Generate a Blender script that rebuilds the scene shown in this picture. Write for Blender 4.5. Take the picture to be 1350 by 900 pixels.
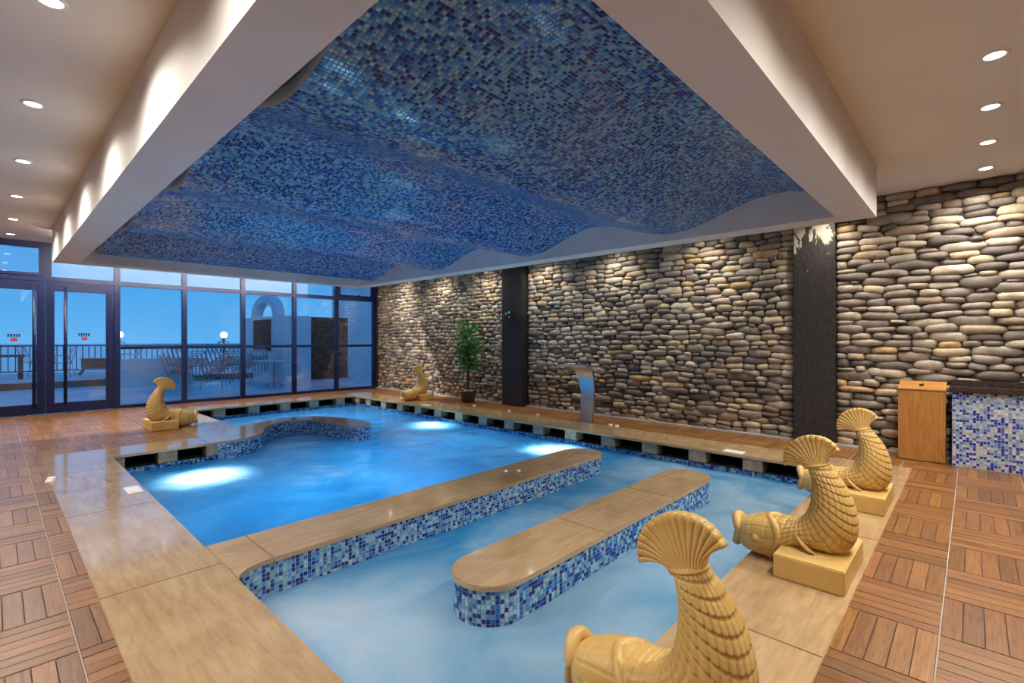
import bpy, bmesh, math, random
import numpy as np
from mathutils import Vector, Matrix
random.seed(7); rng = np.random.default_rng(7)
for o in list(bpy.data.objects): bpy.data.objects.remove(o, do_unlink=True)
scn = bpy.context.scene; COL = scn.collection; PI = math.pi

# ------------------------------------------------------------------ camera
CAMH, FPX, HOR = 1.35, 645.0, 448.0
ang = math.atan((1282 - 675) / FPX)                 # angle of world X to the right of the view
FW = np.array([math.cos(ang), math.sin(ang)]); RT = np.array([math.sin(ang), -math.cos(ang)])
cam = bpy.data.cameras.new('camera'); camo = bpy.data.objects.new('camera', cam); COL.objects.link(camo)
cam.sensor_width = 36; cam.lens = 36 * FPX / 1350; cam.shift_y = (HOR - 450) / 1350; cam.clip_end = 5000
camo.location = (0, 0, CAMH); camo.rotation_euler = (PI / 2, 0, ang - PI / 2); scn.camera = camo
def pxsize(p, s):                                   # size in photo pixels of something s metres big at p
    d = p[0] * FW[0] + p[1] * FW[1]
    if d < .3: return 0
    x = 675 + FPX * (p[0] * RT[0] + p[1] * RT[1]) / d; y = HOR - FPX * (p[2] - CAMH) / d
    return s * FPX / d if -30 < x < 1380 and -30 < y < 930 else 0
# ------------------------------------------------------------------ exposure, world
scn.view_settings.view_transform = 'Standard'; scn.view_settings.look = 'None'
scn.view_settings.exposure = 0.0; scn.view_settings.gamma = 1; scn.view_settings.use_curve_mapping = False
scn.cycles.use_denoising = True; scn.cycles.max_bounces = 10; scn.cycles.diffuse_bounces = 5
scn.cycles.transparent_max_bounces = 16; scn.cycles.sample_clamp_indirect = 12; scn.cycles.caustics_reflective = False
W = bpy.data.worlds.new('World'); scn.world = W; W.use_nodes = True
n = W.node_tree.nodes; l = W.node_tree.links; n.clear()
tc = n.new('ShaderNodeTexCoord'); sp = n.new('ShaderNodeSeparateXYZ'); rp = n.new('ShaderNodeValToRGB')
bg = n.new('ShaderNodeBackground'); wo = n.new('ShaderNodeOutputWorld')
l.new(tc.outputs['Generated'], sp.inputs[0]); l.new(sp.outputs['Z'], rp.inputs[0]); l.new(rp.outputs[0], bg.inputs[0]); l.new(bg.outputs[0], wo.inputs[0])
e = rp.color_ramp.elements; e[0].position = 0.0; e[0].color = (.105, .45, .88, 1); e[1].position = .6; e[1].color = (.045, .20, .58, 1)
m_ = rp.color_ramp.elements.new(.12); m_.color = (.08, .37, .82, 1)
bg.inputs[1].default_value = 1.2
SPOT_W, WALL_W, FACE_W, POOL_W = 150, 118, 60, 80
WARM = (1.0, .925, .83)
ORD = ['first', 'second', 'third', 'fourth', 'fifth', 'sixth', 'seventh', 'eighth', 'ninth']

# ------------------------------------------------------------------ materials
def mat(name, col=(.5, .5, .5), rough=.5, metal=0, spec=.5, build=None):
    m = bpy.data.materials.new(name); m.use_nodes = True
    b = m.node_tree.nodes['Principled BSDF']
    b.inputs['Base Color'].default_value = (*col, 1); b.inputs['Roughness'].default_value = rough
    b.inputs['Metallic'].default_value = metal; b.inputs['Specular IOR Level'].default_value = spec
    if build: build(m.node_tree, b)
    return m
def N(t, typ, **kw):
    x = t.nodes.new(typ)
    for k, v in kw.items(): setattr(x, k, v)
    return x
def ramp(t, src, stops):
    r = N(t, 'ShaderNodeValToRGB'); els = r.color_ramp.elements
    while len(els) < len(stops): els.new(.5)
    for q, (p, c) in zip(els, stops): q.position = p; q.color = (*c, 1) if len(c) == 3 else c
    t.links.new(src, r.inputs[0]); return r.outputs[0]
def coords(t, out='Object', scale=(1, 1, 1)):
    c = N(t, 'ShaderNodeTexCoord'); m = N(t, 'ShaderNodeMapping'); m.inputs['Scale'].default_value = scale
    t.links.new(c.outputs[out], m.inputs[0]); return m.outputs[0]
def noise(t, vec, scale, detail=4, rough=.5, dist=0):
    x = N(t, 'ShaderNodeTexNoise'); x.inputs['Scale'].default_value = scale; x.inputs['Detail'].default_value = detail
    x.inputs['Roughness'].default_value = rough; x.inputs['Distortion'].default_value = dist
    t.links.new(vec, x.inputs['Vector']); return x.outputs['Fac']
def mixc(t, a, b, fac, mode='MULTIPLY'):
    x = N(t, 'ShaderNodeMix', data_type='RGBA', blend_type=mode)
    for s, v in ((6, a), (7, b), (0, fac)):
        if hasattr(v, 'is_output') or isinstance(v, bpy.types.NodeSocket): t.links.new(v, x.inputs[s])
        else: x.inputs[s].default_value = v if s == 0 else (*v, 1)
    return x.outputs[2]
def bump(t, b, h, strength=.3, dist=.01):
    x = N(t, 'ShaderNodeBump'); x.inputs['Strength'].default_value = strength; x.inputs['Distance'].default_value = dist
    t.links.new(h, x.inputs['Height']); t.links.new(x.outputs[0], b.inputs['Normal'])
def attr(t, name='tint'):
    a = N(t, 'ShaderNodeAttribute', attribute_name=name); return a.outputs['Color']

def b_paint(t, b):
    v = coords(t); f = noise(t, v, 3, 4); bump(t, b, noise(t, v, 60, 2), .04, .003)
    t.links.new(ramp(t, f, [(.3, (.66, .63, .60)), (.7, (.72, .69, .66))]), b.inputs['Base Color'])
M_paint = mat('white_paint', rough=.6, build=b_paint)
def b_ceil(t, b):
    v = coords(t); t.links.new(ramp(t, noise(t, v, 1.2, 3), [(.3, (.74, .71, .67)), (.7, (.79, .76, .72))]), b.inputs['Base Color'])
M_ceil = mat('ceiling_paint', rough=.55, build=b_ceil)
def b_trav(t, b):
    v = coords(t, 'UV', (1.2, 9, 1)); v2 = coords(t, 'UV', (2.2, 3, 1))
    f = noise(t, v, 3, 8, .65, .4); g = noise(t, v2, 1.3, 5, .6, .6)
    c = ramp(t, f, [(.25, (.36, .235, .115)), (.5, (.46, .315, .165)), (.75, (.54, .39, .225))])
    c2 = ramp(t, g, [(.3, (.80, .76, .72)), (.6, (1.0, 1.0, 1.0))])
    c = mixc(t, c, c2, .85); pit = noise(t, coords(t, 'UV', (30, 110, 1)), 1, 3)
    pc = ramp(t, pit, [(.24, (.62, .56, .5)), (.3, (1, 1, 1))]); t.links.new(mixc(t, c, pc, .6), b.inputs['Base Color'])
    t.links.new(ramp(t, g, [(.3, (.10,) * 3), (.7, (.22,) * 3)]), b.inputs['Roughness']); bump(t, b, f, .12, .004)
M_trav = mat('travertine', rough=.3, build=b_trav)
M_trav.node_tree.nodes['Principled BSDF'].inputs['Coat Weight'].default_value = .7; M_trav.node_tree.nodes['Principled BSDF'].inputs['Coat Roughness'].default_value = .07
def b_wood(t, b):
    v = coords(t, 'UV', (1.6, 26, 1)); f = noise(t, v, 3, 6, .6, .9); w = noise(t, coords(t, 'UV', (5, 40, 1)), 5, 3)
    c = ramp(t, f, [(.25, (.095, .037, .010)), (.5, (.215, .094, .028)), (.78, (.32, .155, .055))])
    c = mixc(t, c, attr(t), 1); t.links.new(c, b.inputs['Base Color']); bump(t, b, w, .12, .002)
M_wood = mat('deck_wood', rough=.34, build=b_wood)
M_grout = mat('deck_grout', (.42, .36, .30), .8); M_gap = mat('plank_gap', (.05, .028, .018), .8)
def b_stone(t, b):
    v = coords(t); f = noise(t, v, 9, 6, .65); g = noise(t, v, 45, 3)
    c = mixc(t, attr(t), ramp(t, f, [(.25, (.52, .5, .49)), (.55, (1, 1, 1)), (.8, (1.25, 1.2, 1.1))]), 1)
    t.links.new(c, b.inputs['Base Color']); bump(t, b, mixc(t, f, g, .35, 'MIX'), .35, .02)
M_stone = mat('river_stone', rough=.62, build=b_stone)
M_mortar = mat('dark_mortar', (.07, .06, .052), .9)
def b_mos(t, b):
    v = coords(t); f = noise(t, v, 30, 2)
    t.links.new(mixc(t, attr(t), ramp(t, f, [(.3, (.8, .8, .8)), (.7, (1.12, 1.12, 1.12))]), 1), b.inputs['Base Color'])
M_mos = mat('glass_mosaic', rough=.16, build=b_mos)
M_mosgrout = mat('mosaic_grout', (.46, .50, .52), .8)
def b_gold(t, b):
    v = coords(t); f = noise(t, v, 5, 5, .6); g = noise(t, v, 38, 4)
    c = ramp(t, f, [(.25, (.50, .30, .075)), (.5, (.62, .405, .125)), (.72, (.67, .47, .19)), (.82, (.70, .56, .32))])
    t.links.new(c, b.inputs['Base Color']); bump(t, b, g, .12, .006)
M_gold = mat('gold_paint', rough=.42, build=b_gold)
def b_black(t, b):
    v = coords(t); f = noise(t, v, 5, 8, .7); sx = N(t, 'ShaderNodeSeparateXYZ'); t.links.new(v, sx.inputs[0])
    t.links.new(ramp(t, f, [(.3, (.012, .011, .013)), (.7, (.030, .027, .030))]), b.inputs['Base Color']); bump(t, b, f, .2, .01)
M_black = mat('black_paint', rough=.38, build=b_black)
def b_peel(t, b):        # black paint flaked away high up on the post, bare plaster below it
    v = coords(t, scale=(1, 3.2, 1.6)); f = noise(t, v, 1.9, 9, .62, .35)
    c = N(t, 'ShaderNodeTexCoord'); s = N(t, 'ShaderNodeSeparateXYZ'); t.links.new(c.outputs['Object'], s.inputs[0])
    r = N(t, 'ShaderNodeMapRange'); r.inputs['From Min'].default_value = 1.85; r.inputs['From Max'].default_value = 2.6
    r.inputs['To Min'].default_value = -.30; r.inputs['To Max'].default_value = -.02; t.links.new(s.outputs['Z'], r.inputs['Value'])
    a = N(t, 'ShaderNodeMath', operation='ADD'); t.links.new(f, a.inputs[0]); t.links.new(r.outputs[0], a.inputs[1])
    k = ramp(t, a.outputs[0], [(.50, (0, 0, 0)), (.515, (1, 1, 1))])
    g = noise(t, v, 8, 6)
    base = ramp(t, g, [(.3, (.014, .012, .013)), (.7, (.036, .031, .032))])
    t.links.new(mixc(t, base, (.36, .33, .26), k, 'MIX'), b.inputs['Base Color']); bump(t, b, g, .2, .01)
M_peel = mat('flaking_black_paint', rough=.45, build=b_peel)
M_frame = mat('navy_aluminium', (.006, .011, .05), .35, spec=.35)
M_dark = mat('void_shade', (.01, .01, .012), .9)  # near-black colour standing in for the shade inside gutters and openings
M_steel = mat('brushed_steel', (.62, .61, .60), .26, 1, build=lambda t, b: bump(t, b, noise(t, coords(t, scale=(3, 120, 3)), 4, 3), .05, .002))
M_white = mat('white_plastic', (.78, .77, .74), .35)
def b_oak(t, b):
    v = coords(t, 'UV', (1.3, 16, 1)); f = noise(t, v, 2.4, 6, .6, 1.2)
    t.links.new(ramp(t, f, [(.25, (.27, .105, .024)), (.5, (.43, .19, .048)), (.8, (.54, .27, .085))]), b.inputs['Base Color'])
M_oak = mat('oak_veneer', rough=.36, build=b_oak)
M_granite = mat('dark_granite', (.03, .022, .02), .2, build=lambda t, b: t.links.new(ramp(t, noise(t, coords(t), 60, 6), [(.35, (.018, .012, .011)), (.7, (.075, .05, .042))]), b.inputs['Base Color']))
def b_leaf(t, b):
    t.links.new(attr(t), b.inputs['Base Color'])
M_leaf = mat('leaf', rough=.4, build=b_leaf)
M_bark = mat('bark', (.10, .06, .035), .8, build=lambda t, b: bump(t, b, noise(t, coords(t), 40, 4), .5, .01))
M_pot = mat('pot_glaze', rough=.3, build=lambda t, b: t.links.new(ramp(t, noise(t, coords(t, scale=(6, 6, 1)), 6, 4), [(.3, (.03, .014, .012)), (.7, (.10, .04, .02))]), b.inputs['Base Color']))
M_terr = mat('terrace_tile', rough=.35, build=lambda t, b: t.links.new(ramp(t, noise(t, coords(t), 1.2, 5), [(.3, (.60, .62, .64)), (.7, (.72, .73, .74))]), b.inputs['Base Color']))
M_terrw = mat('terrace_render', rough=.7, build=lambda t, b: t.links.new(ramp(t, noise(t, coords(t), 2, 5), [(.3, (.66, .68, .70)), (.7, (.76, .77, .78))]), b.inputs['Base Color']))
M_brown = mat('brown_step', (.20, .10, .07), .5)
M_alu = mat('chair_metal', (.42, .43, .45), .35, .6)
M_wick = mat('dark_wicker', (.05, .04, .04), .6)
M_sea = mat('sea', rough=.15, build=lambda t, b: (t.links.new(ramp(t, noise(t, coords(t, scale=(.02, .02, .02)), 3, 4), [(.3, (.10, .34, .50)), (.7, (.16, .44, .60))]), b.inputs['Base Color']), bump(t, b, noise(t, coords(t), .4, 4), .3, .3)))
M_red = mat('red_print', (.55, .02, .02), .5); M_navy = mat('navy_print', (.012, .02, .07), .5)
def emit(name, col, s):
    m = bpy.data.materials.new(name); m.use_nodes = True; t = m.node_tree; t.nodes.clear()
    x = N(t, 'ShaderNodeEmission'); x.inputs[0].default_value = (*col, 1); x.inputs[1].default_value = s
    t.links.new(x.outputs[0], N(t, 'ShaderNodeOutputMaterial').inputs[0]); return m
M_lens = emit('lamp_lens', (1, .93, .82), 14); M_globe = emit('globe_glow', (1, .97, .9), 3.0)
M_plens = emit('pool_lamp_lens', (.85, .95, 1), 1.5)
M_ledg = emit('green_led', (.05, .9, .35), 1.2); M_ledr = emit('red_led', (.9, .03, .05), 1.0)
def glassmat():
    m = bpy.data.materials.new('window_glass'); m.use_nodes = True; t = m.node_tree; t.nodes.clear()
    fr = N(t, 'ShaderNodeFresnel'); fr.inputs[0].default_value = 1.8
    tr = N(t, 'ShaderNodeBsdfTransparent'); tr.inputs[0].default_value = (.93, .965, .985, 1)
    gl = N(t, 'ShaderNodeBsdfGlossy'); gl.inputs['Roughness'].default_value = .0
    mx = N(t, 'ShaderNodeMixShader'); t.links.new(fr.outputs[0], mx.inputs[0]); t.links.new(tr.outputs[0], mx.inputs[1]); t.links.new(gl.outputs[0], mx.inputs[2])
    t.links.new(mx.outputs[0], N(t, 'ShaderNodeOutputMaterial').inputs[0]); return m
M_glass = glassmat()
def watermat():
    m = bpy.data.materials.new('aerated_pool_water'); m.use_nodes = True; t = m.node_tree; t.nodes.clear()
    v = coords(t); f = noise(t, v, 1.1, 6, .6, .7); g = noise(t, v, 5, 4, .6, .5)
    bp = N(t, 'ShaderNodeBump'); bp.inputs['Strength'].default_value = .35; bp.inputs['Distance'].default_value = .03; t.links.new(g, bp.inputs['Height'])
    tr = N(t, 'ShaderNodeBsdfTransparent'); tr.inputs[0].default_value = (.42, .80, .95, 1)
    fo = attr(t, 'foam_glow'); fa = N(t, 'ShaderNodeMath', operation='MULTIPLY_ADD'); t.links.new(f, fa.inputs[0]); fa.inputs[1].default_value = .75; t.links.new(fo, fa.inputs[2])
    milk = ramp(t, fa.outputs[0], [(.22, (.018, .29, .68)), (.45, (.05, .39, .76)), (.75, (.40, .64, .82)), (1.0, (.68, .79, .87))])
    df = N(t, 'ShaderNodeBsdfDiffuse'); tl = N(t, 'ShaderNodeBsdfTranslucent'); t.links.new(milk, df.inputs[0]); t.links.new(milk, tl.inputs[0])
    md = N(t, 'ShaderNodeMixShader'); md.inputs[0].default_value = .55; t.links.new(df.outputs[0], md.inputs[1]); t.links.new(tl.outputs[0], md.inputs[2])
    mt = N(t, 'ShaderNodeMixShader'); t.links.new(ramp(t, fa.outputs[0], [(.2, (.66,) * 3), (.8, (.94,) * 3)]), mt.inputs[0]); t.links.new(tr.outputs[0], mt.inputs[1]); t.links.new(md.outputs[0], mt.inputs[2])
    gl = N(t, 'ShaderNodeBsdfGlossy'); gl.inputs['Roughness'].default_value = .22; t.links.new(bp.outputs[0], gl.inputs['Normal'])
    fr = N(t, 'ShaderNodeFresnel'); fr.inputs[0].default_value = 1.33; t.links.new(bp.outputs[0], fr.inputs['Normal'])
    mx = N(t, 'ShaderNodeMixShader'); t.links.new(fr.outputs[0], mx.inputs[0]); t.links.new(mt.outputs[0], mx.inputs[1]); t.links.new(gl.outputs[0], mx.inputs[2])
    t.links.new(mx.outputs[0], N(t, 'ShaderNodeOutputMaterial').inputs[0]); return m
M_water = watermat()

# ------------------------------------------------------------------ mesh helpers
def tag(o, label=None, category=None, group=None, kind=None):
    for k, v in (('label', label), ("category", category), ('group', group), ('kind', kind)):
        if v: o[k] = v
    return o
def empty(name, loc=(0, 0, 0), rz=0, **kw):
    o = bpy.data.objects.new(name, None); COL.objects.link(o); o.location = loc; o.rotation_euler = (0, 0, rz); o.empty_display_size = .1
    return tag(o, **kw)
def link(name, me, m, parent=None, smooth=False, **kw):
    o = bpy.data.objects.new(name, me); COL.objects.link(o)
    if m: me.materials.append(m) if not me.materials else None
    if parent: o.parent = parent
    if smooth: me.polygons.foreach_set('use_smooth', np.ones(len(me.polygons), bool))
    return tag(o, **kw)
def arr_mesh(name, V, Q, tint=None, uv=None):
    V = np.asarray(V, np.float32); Q = np.asarray(Q, np.int32); k = Q.shape[1]
    me = bpy.data.meshes.new(name); me.vertices.add(len(V)); me.vertices.foreach_set('co', V.ravel())
    me.loops.add(Q.size); me.loops.foreach_set('vertex_index', Q.ravel()); me.polygons.add(len(Q))
    me.polygons.foreach_set('loop_start', np.arange(0, Q.size, k, dtype=np.int32))
    if tint is not None:
        a = me.attributes.new('tint', 'FLOAT_COLOR', 'FACE'); c = np.ones((len(Q), 4), np.float32); c[:, :3] = tint; a.data.foreach_set('color', c.ravel())
    if uv is not None:
        u = me.uv_layers.new(name='UVMap'); u.data.foreach_set('uv', np.asarray(uv, np.float32).ravel())
    me.polygons.foreach_set('use_smooth', np.zeros(len(Q), bool)); me.update(calc_edges=True); me.validate(); return me
class B:                                            # a bmesh that collects the shapes of ONE part
    def __init__(s): s.b = bmesh.new()
    def box(s, x0, x1, y0, y1, z0, z1, bev=0, m=None):
        r = bmesh.ops.create_cube(s.b, size=1); vs = r['verts']
        for v in vs: v.co = Vector((x0 + (v.co.x + .5) * (x1 - x0), y0 + (v.co.y + .5) * (y1 - y0), z0 + (v.co.z + .5) * (z1 - z0)))
        if bev:
            r2 = bmesh.ops.bevel(s.b, geom=list({e for v in vs for e in v.link_edges}), offset=bev, segments=2, affect='EDGES')
            vs = list({v for f in r2['faces'] for v in f.verts} | {v for v in vs if v.is_valid})
        if m: bmesh.ops.transform(s.b, matrix=m, verts=vs)
        return s
    def tube(s, pts, r, seg=8, caps=True):
        pts = [Vector(p) for p in pts]; rs = r if isinstance(r, (list, tuple)) else [r] * len(pts); rings = []
        up = Vector((0, 0, 1))
        for i, p in enumerate(pts):
            d = (pts[min(i + 1, len(pts) - 1)] - pts[max(i - 1, 0)]).normalized()
            a = d.cross(up); a = (a if a.length > .05 else d.cross(Vector((1, 0, 0)))).normalized(); c = d.cross(a)
            rings.append([s.b.verts.new(p + (a * math.cos(2 * PI * k / seg) + c * math.sin(2 * PI * k / seg)) * rs[i]) for k in range(seg)])
        for i in range(len(pts) - 1):
            for k in range(seg): s.b.faces.new((rings[i][k], rings[i][(k + 1) % seg], rings[i + 1][(k + 1) % seg], rings[i + 1][k]))
        if caps: s.b.faces.new(rings[0][::-1]); s.b.faces.new(rings[-1])
        return s
    def lathe(s, prof, c=(0, 0, 0), seg=24):
        rings = [[s.b.verts.new((c[0] + r * math.cos(2 * PI * k / seg), c[1] + r * math.sin(2 * PI * k / seg), c[2] + z)) for k in range(seg)] if r > 1e-5 else [s.b.verts.new((c[0], c[1], c[2] + z))] for r, z in prof]
        for a, b in zip(rings, rings[1:]):
            for k in range(seg):
                j = (k + 1) % seg
                if len(a) == 1 and len(b) == 1: continue
                if len(a) == 1: s.b.faces.new((a[0], b[j], b[k]))
                elif len(b) == 1: s.b.faces.new((a[k], a[j], b[0]))
                else: s.b.faces.new((a[k], a[j], b[j], b[k]))
        return s
    def prism(s, poly, z0, z1, bev=0):
        lo = [s.b.verts.new((x, y, z0)) for x, y in poly]; hi = [s.b.verts.new((x, y, z1)) for x, y in poly]; k = len(poly)
        f = [s.b.faces.new(hi), s.b.faces.new(lo[::-1])]
        for i in range(k): f.append(s.b.faces.new((lo[i], lo[(i + 1) % k], hi[(i + 1) % k], hi[i])))
        if bev:
            es = [e for e in f[0].edges]; bmesh.ops.bevel(s.b, geom=es, offset=bev, segments=2, affect='EDGES')
        return s
    def ball(s, c, r, u=16, v=10, sc=(1, 1, 1)):
        q = bmesh.ops.create_uvsphere(s.b, u_segments=u, v_segments=v, radius=r)
        for x in q['verts']: x.co = Vector((x.co.x * sc[0] + c[0], x.co.y * sc[1] + c[1], x.co.z * sc[2] + c[2]))
        return s
    def done(s, name, m, parent=None, smooth=False, uv=None, **kw):
        bmesh.ops.recalc_face_normals(s.b, faces=s.b.faces)
        if uv:                                      # box-projected UVs in metres; uv = axis of the grain (0 x, 1 y, 2 z), offset
            ax, ou, ov = uv; L = s.b.loops.layers.uv.new('UVMap')
            for f in s.b.faces:
                nn = [abs(q) for q in f.normal]; dom = nn.index(max(nn)); oth = [q for q in (0, 1, 2) if q != dom and q != ax]
                for lp in f.loops:
                    c = lp.vert.co; lp[L].uv = (c[ax] + ou if dom != ax else c[oth[0]] + ou, c[oth[0] if dom != ax else oth[1] if len(oth) > 1 else 2] + ov)
        me = bpy.data.meshes.new(name); s.b.to_mesh(me); s.b.free(); return link(name, me, m, parent, smooth, **kw)
def copy_tree(o, parent=None):
    c = o.copy(); COL.objects.link(c)
    if parent: c.parent = parent
    for ch in o.children: copy_tree(ch, c)
    return c
def catmull(P, k=8):
    P = [np.array(p, float) for p in P]; out = []
    for i in range(len(P) - 1):
        a, b, c, d = P[max(i - 1, 0)], P[i], P[i + 1], P[min(i + 2, len(P) - 1)]
        for t in np.arange(k) / k: out.append(.5 * (2 * b + (c - a) * t + (2 * a - 5 * b + 4 * c - d) * t * t + (3 * b - a - 3 * c + d) * t ** 3))
    out.append(P[-1]); return [tuple(q) for q in out]

# ------------------------------------------------------------------ glass mosaic
PAL = np.array([(.008, .024, .22), (.022, .14, .46), (.08, .30, .56), (.22, .44, .58), (.36, .54, .63)])
PALC = np.array([(.007, .024, .19), (.017, .13, .47), (.07, .29, .56), (.18, .38, .55), (.26, .46, .60)])
TP = .0262                                          # tile pitch
def tiles_mesh(C, T, Bt, Nn, half=.0113, th=.003, probs=(.22, .16, .2, .22, .2), pal=PAL):
    n_ = len(C); a = half; V = np.empty((n_, 8, 3)); i = .0012
    for k, (sx, sy) in enumerate(((-1, -1), (1, -1), (1, 1), (-1, 1))):
        V[:, k] = C + T * (sx * a) + Bt * (sy * a); V[:, k + 4] = C + T * (sx * (a - i)) + Bt * (sy * (a - i)) + Nn * th
    q = np.array([(4, 5, 6, 7), (0, 1, 5, 4), (1, 2, 6, 5), (2, 3, 7, 6), (3, 0, 4, 7)])
    Q = (np.arange(n_)[:, None, None] * 8 + q[None]).reshape(-1, 4)
    c = pal[rng.choice(len(pal), n_, p=probs)] * rng.uniform(.85, 1.15, (n_, 1))
    return arr_mesh('mosaic_tiles', V.reshape(-1, 3), Q, np.repeat(c, 5, 0))
def resample(path, step):
    P = np.array(path, float); s = np.r_[0, np.cumsum(np.hypot(*np.diff(P, axis=0).T))]
    k = max(1, int(round(s[-1] / step))); t = (np.arange(k) + .5) / k * s[-1]; d = s[-1] / k * .5
    C = np.c_[np.interp(t, s, P[:, 0]), np.interp(t, s, P[:, 1])]
    A = np.c_[np.interp(t - d, s, P[:, 0]), np.interp(t - d, s, P[:, 1])]; Z = np.c_[np.interp(t + d, s, P[:, 0]), np.interp(t + d, s, P[:, 1])]
    D = Z - A; D /= np.linalg.norm(D, axis=1)[:, None]; return C, D
def wall_tiles(path, ztop, rows, parent, side=1, **kw):
    C, D = resample(path, TP); k = len(C); out = []
    z = ztop - (np.arange(rows) + .5) * TP
    CC = np.zeros((rows, k, 3)); CC[:, :, :2] = C; CC[:, :, 2] = z[:, None]
    TT = np.zeros((rows, k, 3)); TT[:, :, :2] = D; NN = np.zeros((rows, k, 3)); NN[:, :, 0] = -D[:, 1] * side; NN[:, :, 1] = D[:, 0] * side
    BB = np.cross(NN, TT)
    me = tiles_mesh(CC.reshape(-1, 3), TT.reshape(-1, 3), BB.reshape(-1, 3), NN.reshape(-1, 3), **kw)
    return link('mosaic_tiles', me, M_mos, parent, kind='stuff')
def skirt(path, z0, z1, name, m, parent=None, **kw):
    V = [(x, y, z) for x, y in path for z in (z0, z1)]; Q = [(2 * i, 2 * i + 2, 2 * i + 3, 2 * i + 1) for i in range(len(path) - 1)]
    return link(name, arr_mesh(name, V, Q), m, parent, **kw)

# ------------------------------------------------------------------ room shell
XW, YW, ZC = 7.5, 12.3, 3.12                        # stone wall, glass wall, ceiling
X0, Y0 = -3.5, -4.0
B().box(X0, XW + .3, Y0, YW + .1, ZC, ZC + .2).done('ceiling', M_ceil, label='flat cream painted ceiling with rows of recessed spotlights', category='ceiling', kind='structure')
B().box(X0 - .2, X0, Y0, YW, -.1, ZC).done('wall_left', M_paint, label='plain pale wall on the side across from the stone wall', category='wall', kind='structure')
B().box(X0, XW, Y0 - .2, Y0, -.1, ZC).done('wall_front', M_paint, label='plain pale wall facing the glass doors', category='wall', kind='structure')
# floor of basket-weave planks
DECK = [(X0, .38, Y0, YW), (.38, 1.95, 7.85, YW), (1.95, XW, 11.46, YW), (6.65, XW, .46, 11.46), (.38, XW, Y0, .46)]
fb = B()
for a, b, c, d in DECK: fb.box(a, b, c, d, -.12, -.0055)
floor = fb.done('floor', M_grout, label='wooden deck floor of small planks in a basket weave', category='floor', kind='structure')
PT, GX, GY = .4525, .26, .11; sl = []; back = []
for i in range(-9, 17):
    for j in range(-10, 28):
        x, y = GX + i * PT + .0025, GY + j * PT + .0025; w = (PT - .005) / 6
        for a, b, c, d in DECK:
            q = (max(x, a), min(x + PT - .005, b), max(y, c), min(y + PT - .005, d))
            if q[1] - q[0] > .008 and q[3] - q[2] > .008: back.append(q)
        for k in range(6):
            r = (x, x + PT - .005, y + k * w + .0014, y + (k + 1) * w - .0014) if (i + j) % 2 else (x + k * w + .0014, x + (k + 1) * w - .0014, y, y + PT - .005)
            for a, b, c, d in DECK:
                q = (max(r[0], a), min(r[1], b), max(r[2], c), min(r[3], d))
                if q[1] - q[0] > .008 and q[3] - q[2] > .008: sl.append((q, (i + j) % 2))
V = [p for a, b, c, d in back for p in ((a, c, -.0045), (b, c, -.0045), (b, d, -.0045), (a, d, -.0045))]
link('plank_backing', arr_mesh('plank_backing', V, np.arange(len(V)).reshape(-1, 4)), M_gap, floor, kind='stuff')
def plank_arrays(items):
    V, Q, T, U = [], [], [], []
    fq = np.array([(4, 5, 6, 7), (0, 1, 5, 4), (1, 2, 6, 5), (2, 3, 7, 6), (3, 0, 4, 7)])
    for i, ((a, b, c, d), al) in enumerate(items):
        e_ = .0012; base = [(a, c), (b, c), (b, d), (a, d)]; top = [(a + e_, c + e_), (b - e_, c + e_), (b - e_, d - e_), (a + e_, d - e_)]; zt = random.uniform(-.0012, .0006)
        v = [(x, y, -.0050) for x, y in base] + [(x, y, zt) for x, y in top]; V += v; Q.append(fq + 8 * i)
        t = np.array((1, 1, 1)) * random.uniform(.72, 1.22) * np.array((1, random.uniform(.93, 1.05), random.uniform(.85, 1.1))); T += [t] * 5
        ou, ov = random.uniform(0, 40), random.uniform(0, 40)
        for f in fq:
            for q in f: U.append((v[q][0] + ou, v[q][1] + ov) if al else (v[q][1] + ou, v[q][0] + ov))
    return np.array(V), np.concatenate(Q), np.array(T), np.array(U)
sl.sort(key=lambda s: -pxsize(((s[0][0] + s[0][1]) / 2, (s[0][2] + s[0][3]) / 2, 0), math.sqrt((s[0][1] - s[0][0]) * (s[0][3] - s[0][2]))) - 0)
for s in sl[:300]:
    V, Q, T, U = plank_arrays([s]); link('plank', arr_mesh('plank', V, Q, T, U), M_wood, floor)
V, Q, T, U = plank_arrays(sl[300:]); link('small_planks', arr_mesh('small_planks', V, Q, T, U), M_wood, floor, kind='stuff')

# dropped soffit: four beams hanging from the ceiling around the wavy mosaic panel
SX0, SX1, SY0, SY1, SZ, RIM = .665, 6.17, .71, 10.80, 2.60, .31
sof = empty('trim_1', ((SX0 + SX1) / 2, (SY0 + SY1) / 2, SZ), label='white dropped soffit frame hanging below the ceiling around the blue mosaic', category='soffit', kind='structure')
def inv(o, ob): ob.parent = o; ob.matrix_parent_inverse = Matrix.Translation(-o.location); return ob
for a, b, c, d in ((SX0, SX0 + RIM, SY0, SY1), (SX1 - RIM, SX1, SY0, SY1), (SX0 + RIM, SX1 - RIM, SY0, SY0 + RIM), (SX0 + RIM, SX1 - RIM, SY1 - RIM, SY1)):
    inv(sof, B().box(a, b, c, d, SZ, ZC).done('beam', M_paint))
PX0, PX1, PY0, PY1 = SX0 + RIM + .145, SX1 - RIM - .02, SY0 + RIM, SY1 - RIM
wz = lambda y: 2.815 - .13 * np.cos(2 * PI * (y - 2.72) / 2.36)
ys = np.linspace(PY0, PY1, 240); prof = [(y, float(wz(y))) for y in ys]
V = [(x, y, z + dz) for x in (PX0, PX1) for dz in (0, .08) for y, z in prof]; k = len(prof); Q = []
for i in range(k - 1):
    for a, b in ((0, 2), (2, 3), (3, 1), (1, 0)): Q.append((a * k + i, a * k + i + 1, b * k + i + 1, b * k + i))
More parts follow.
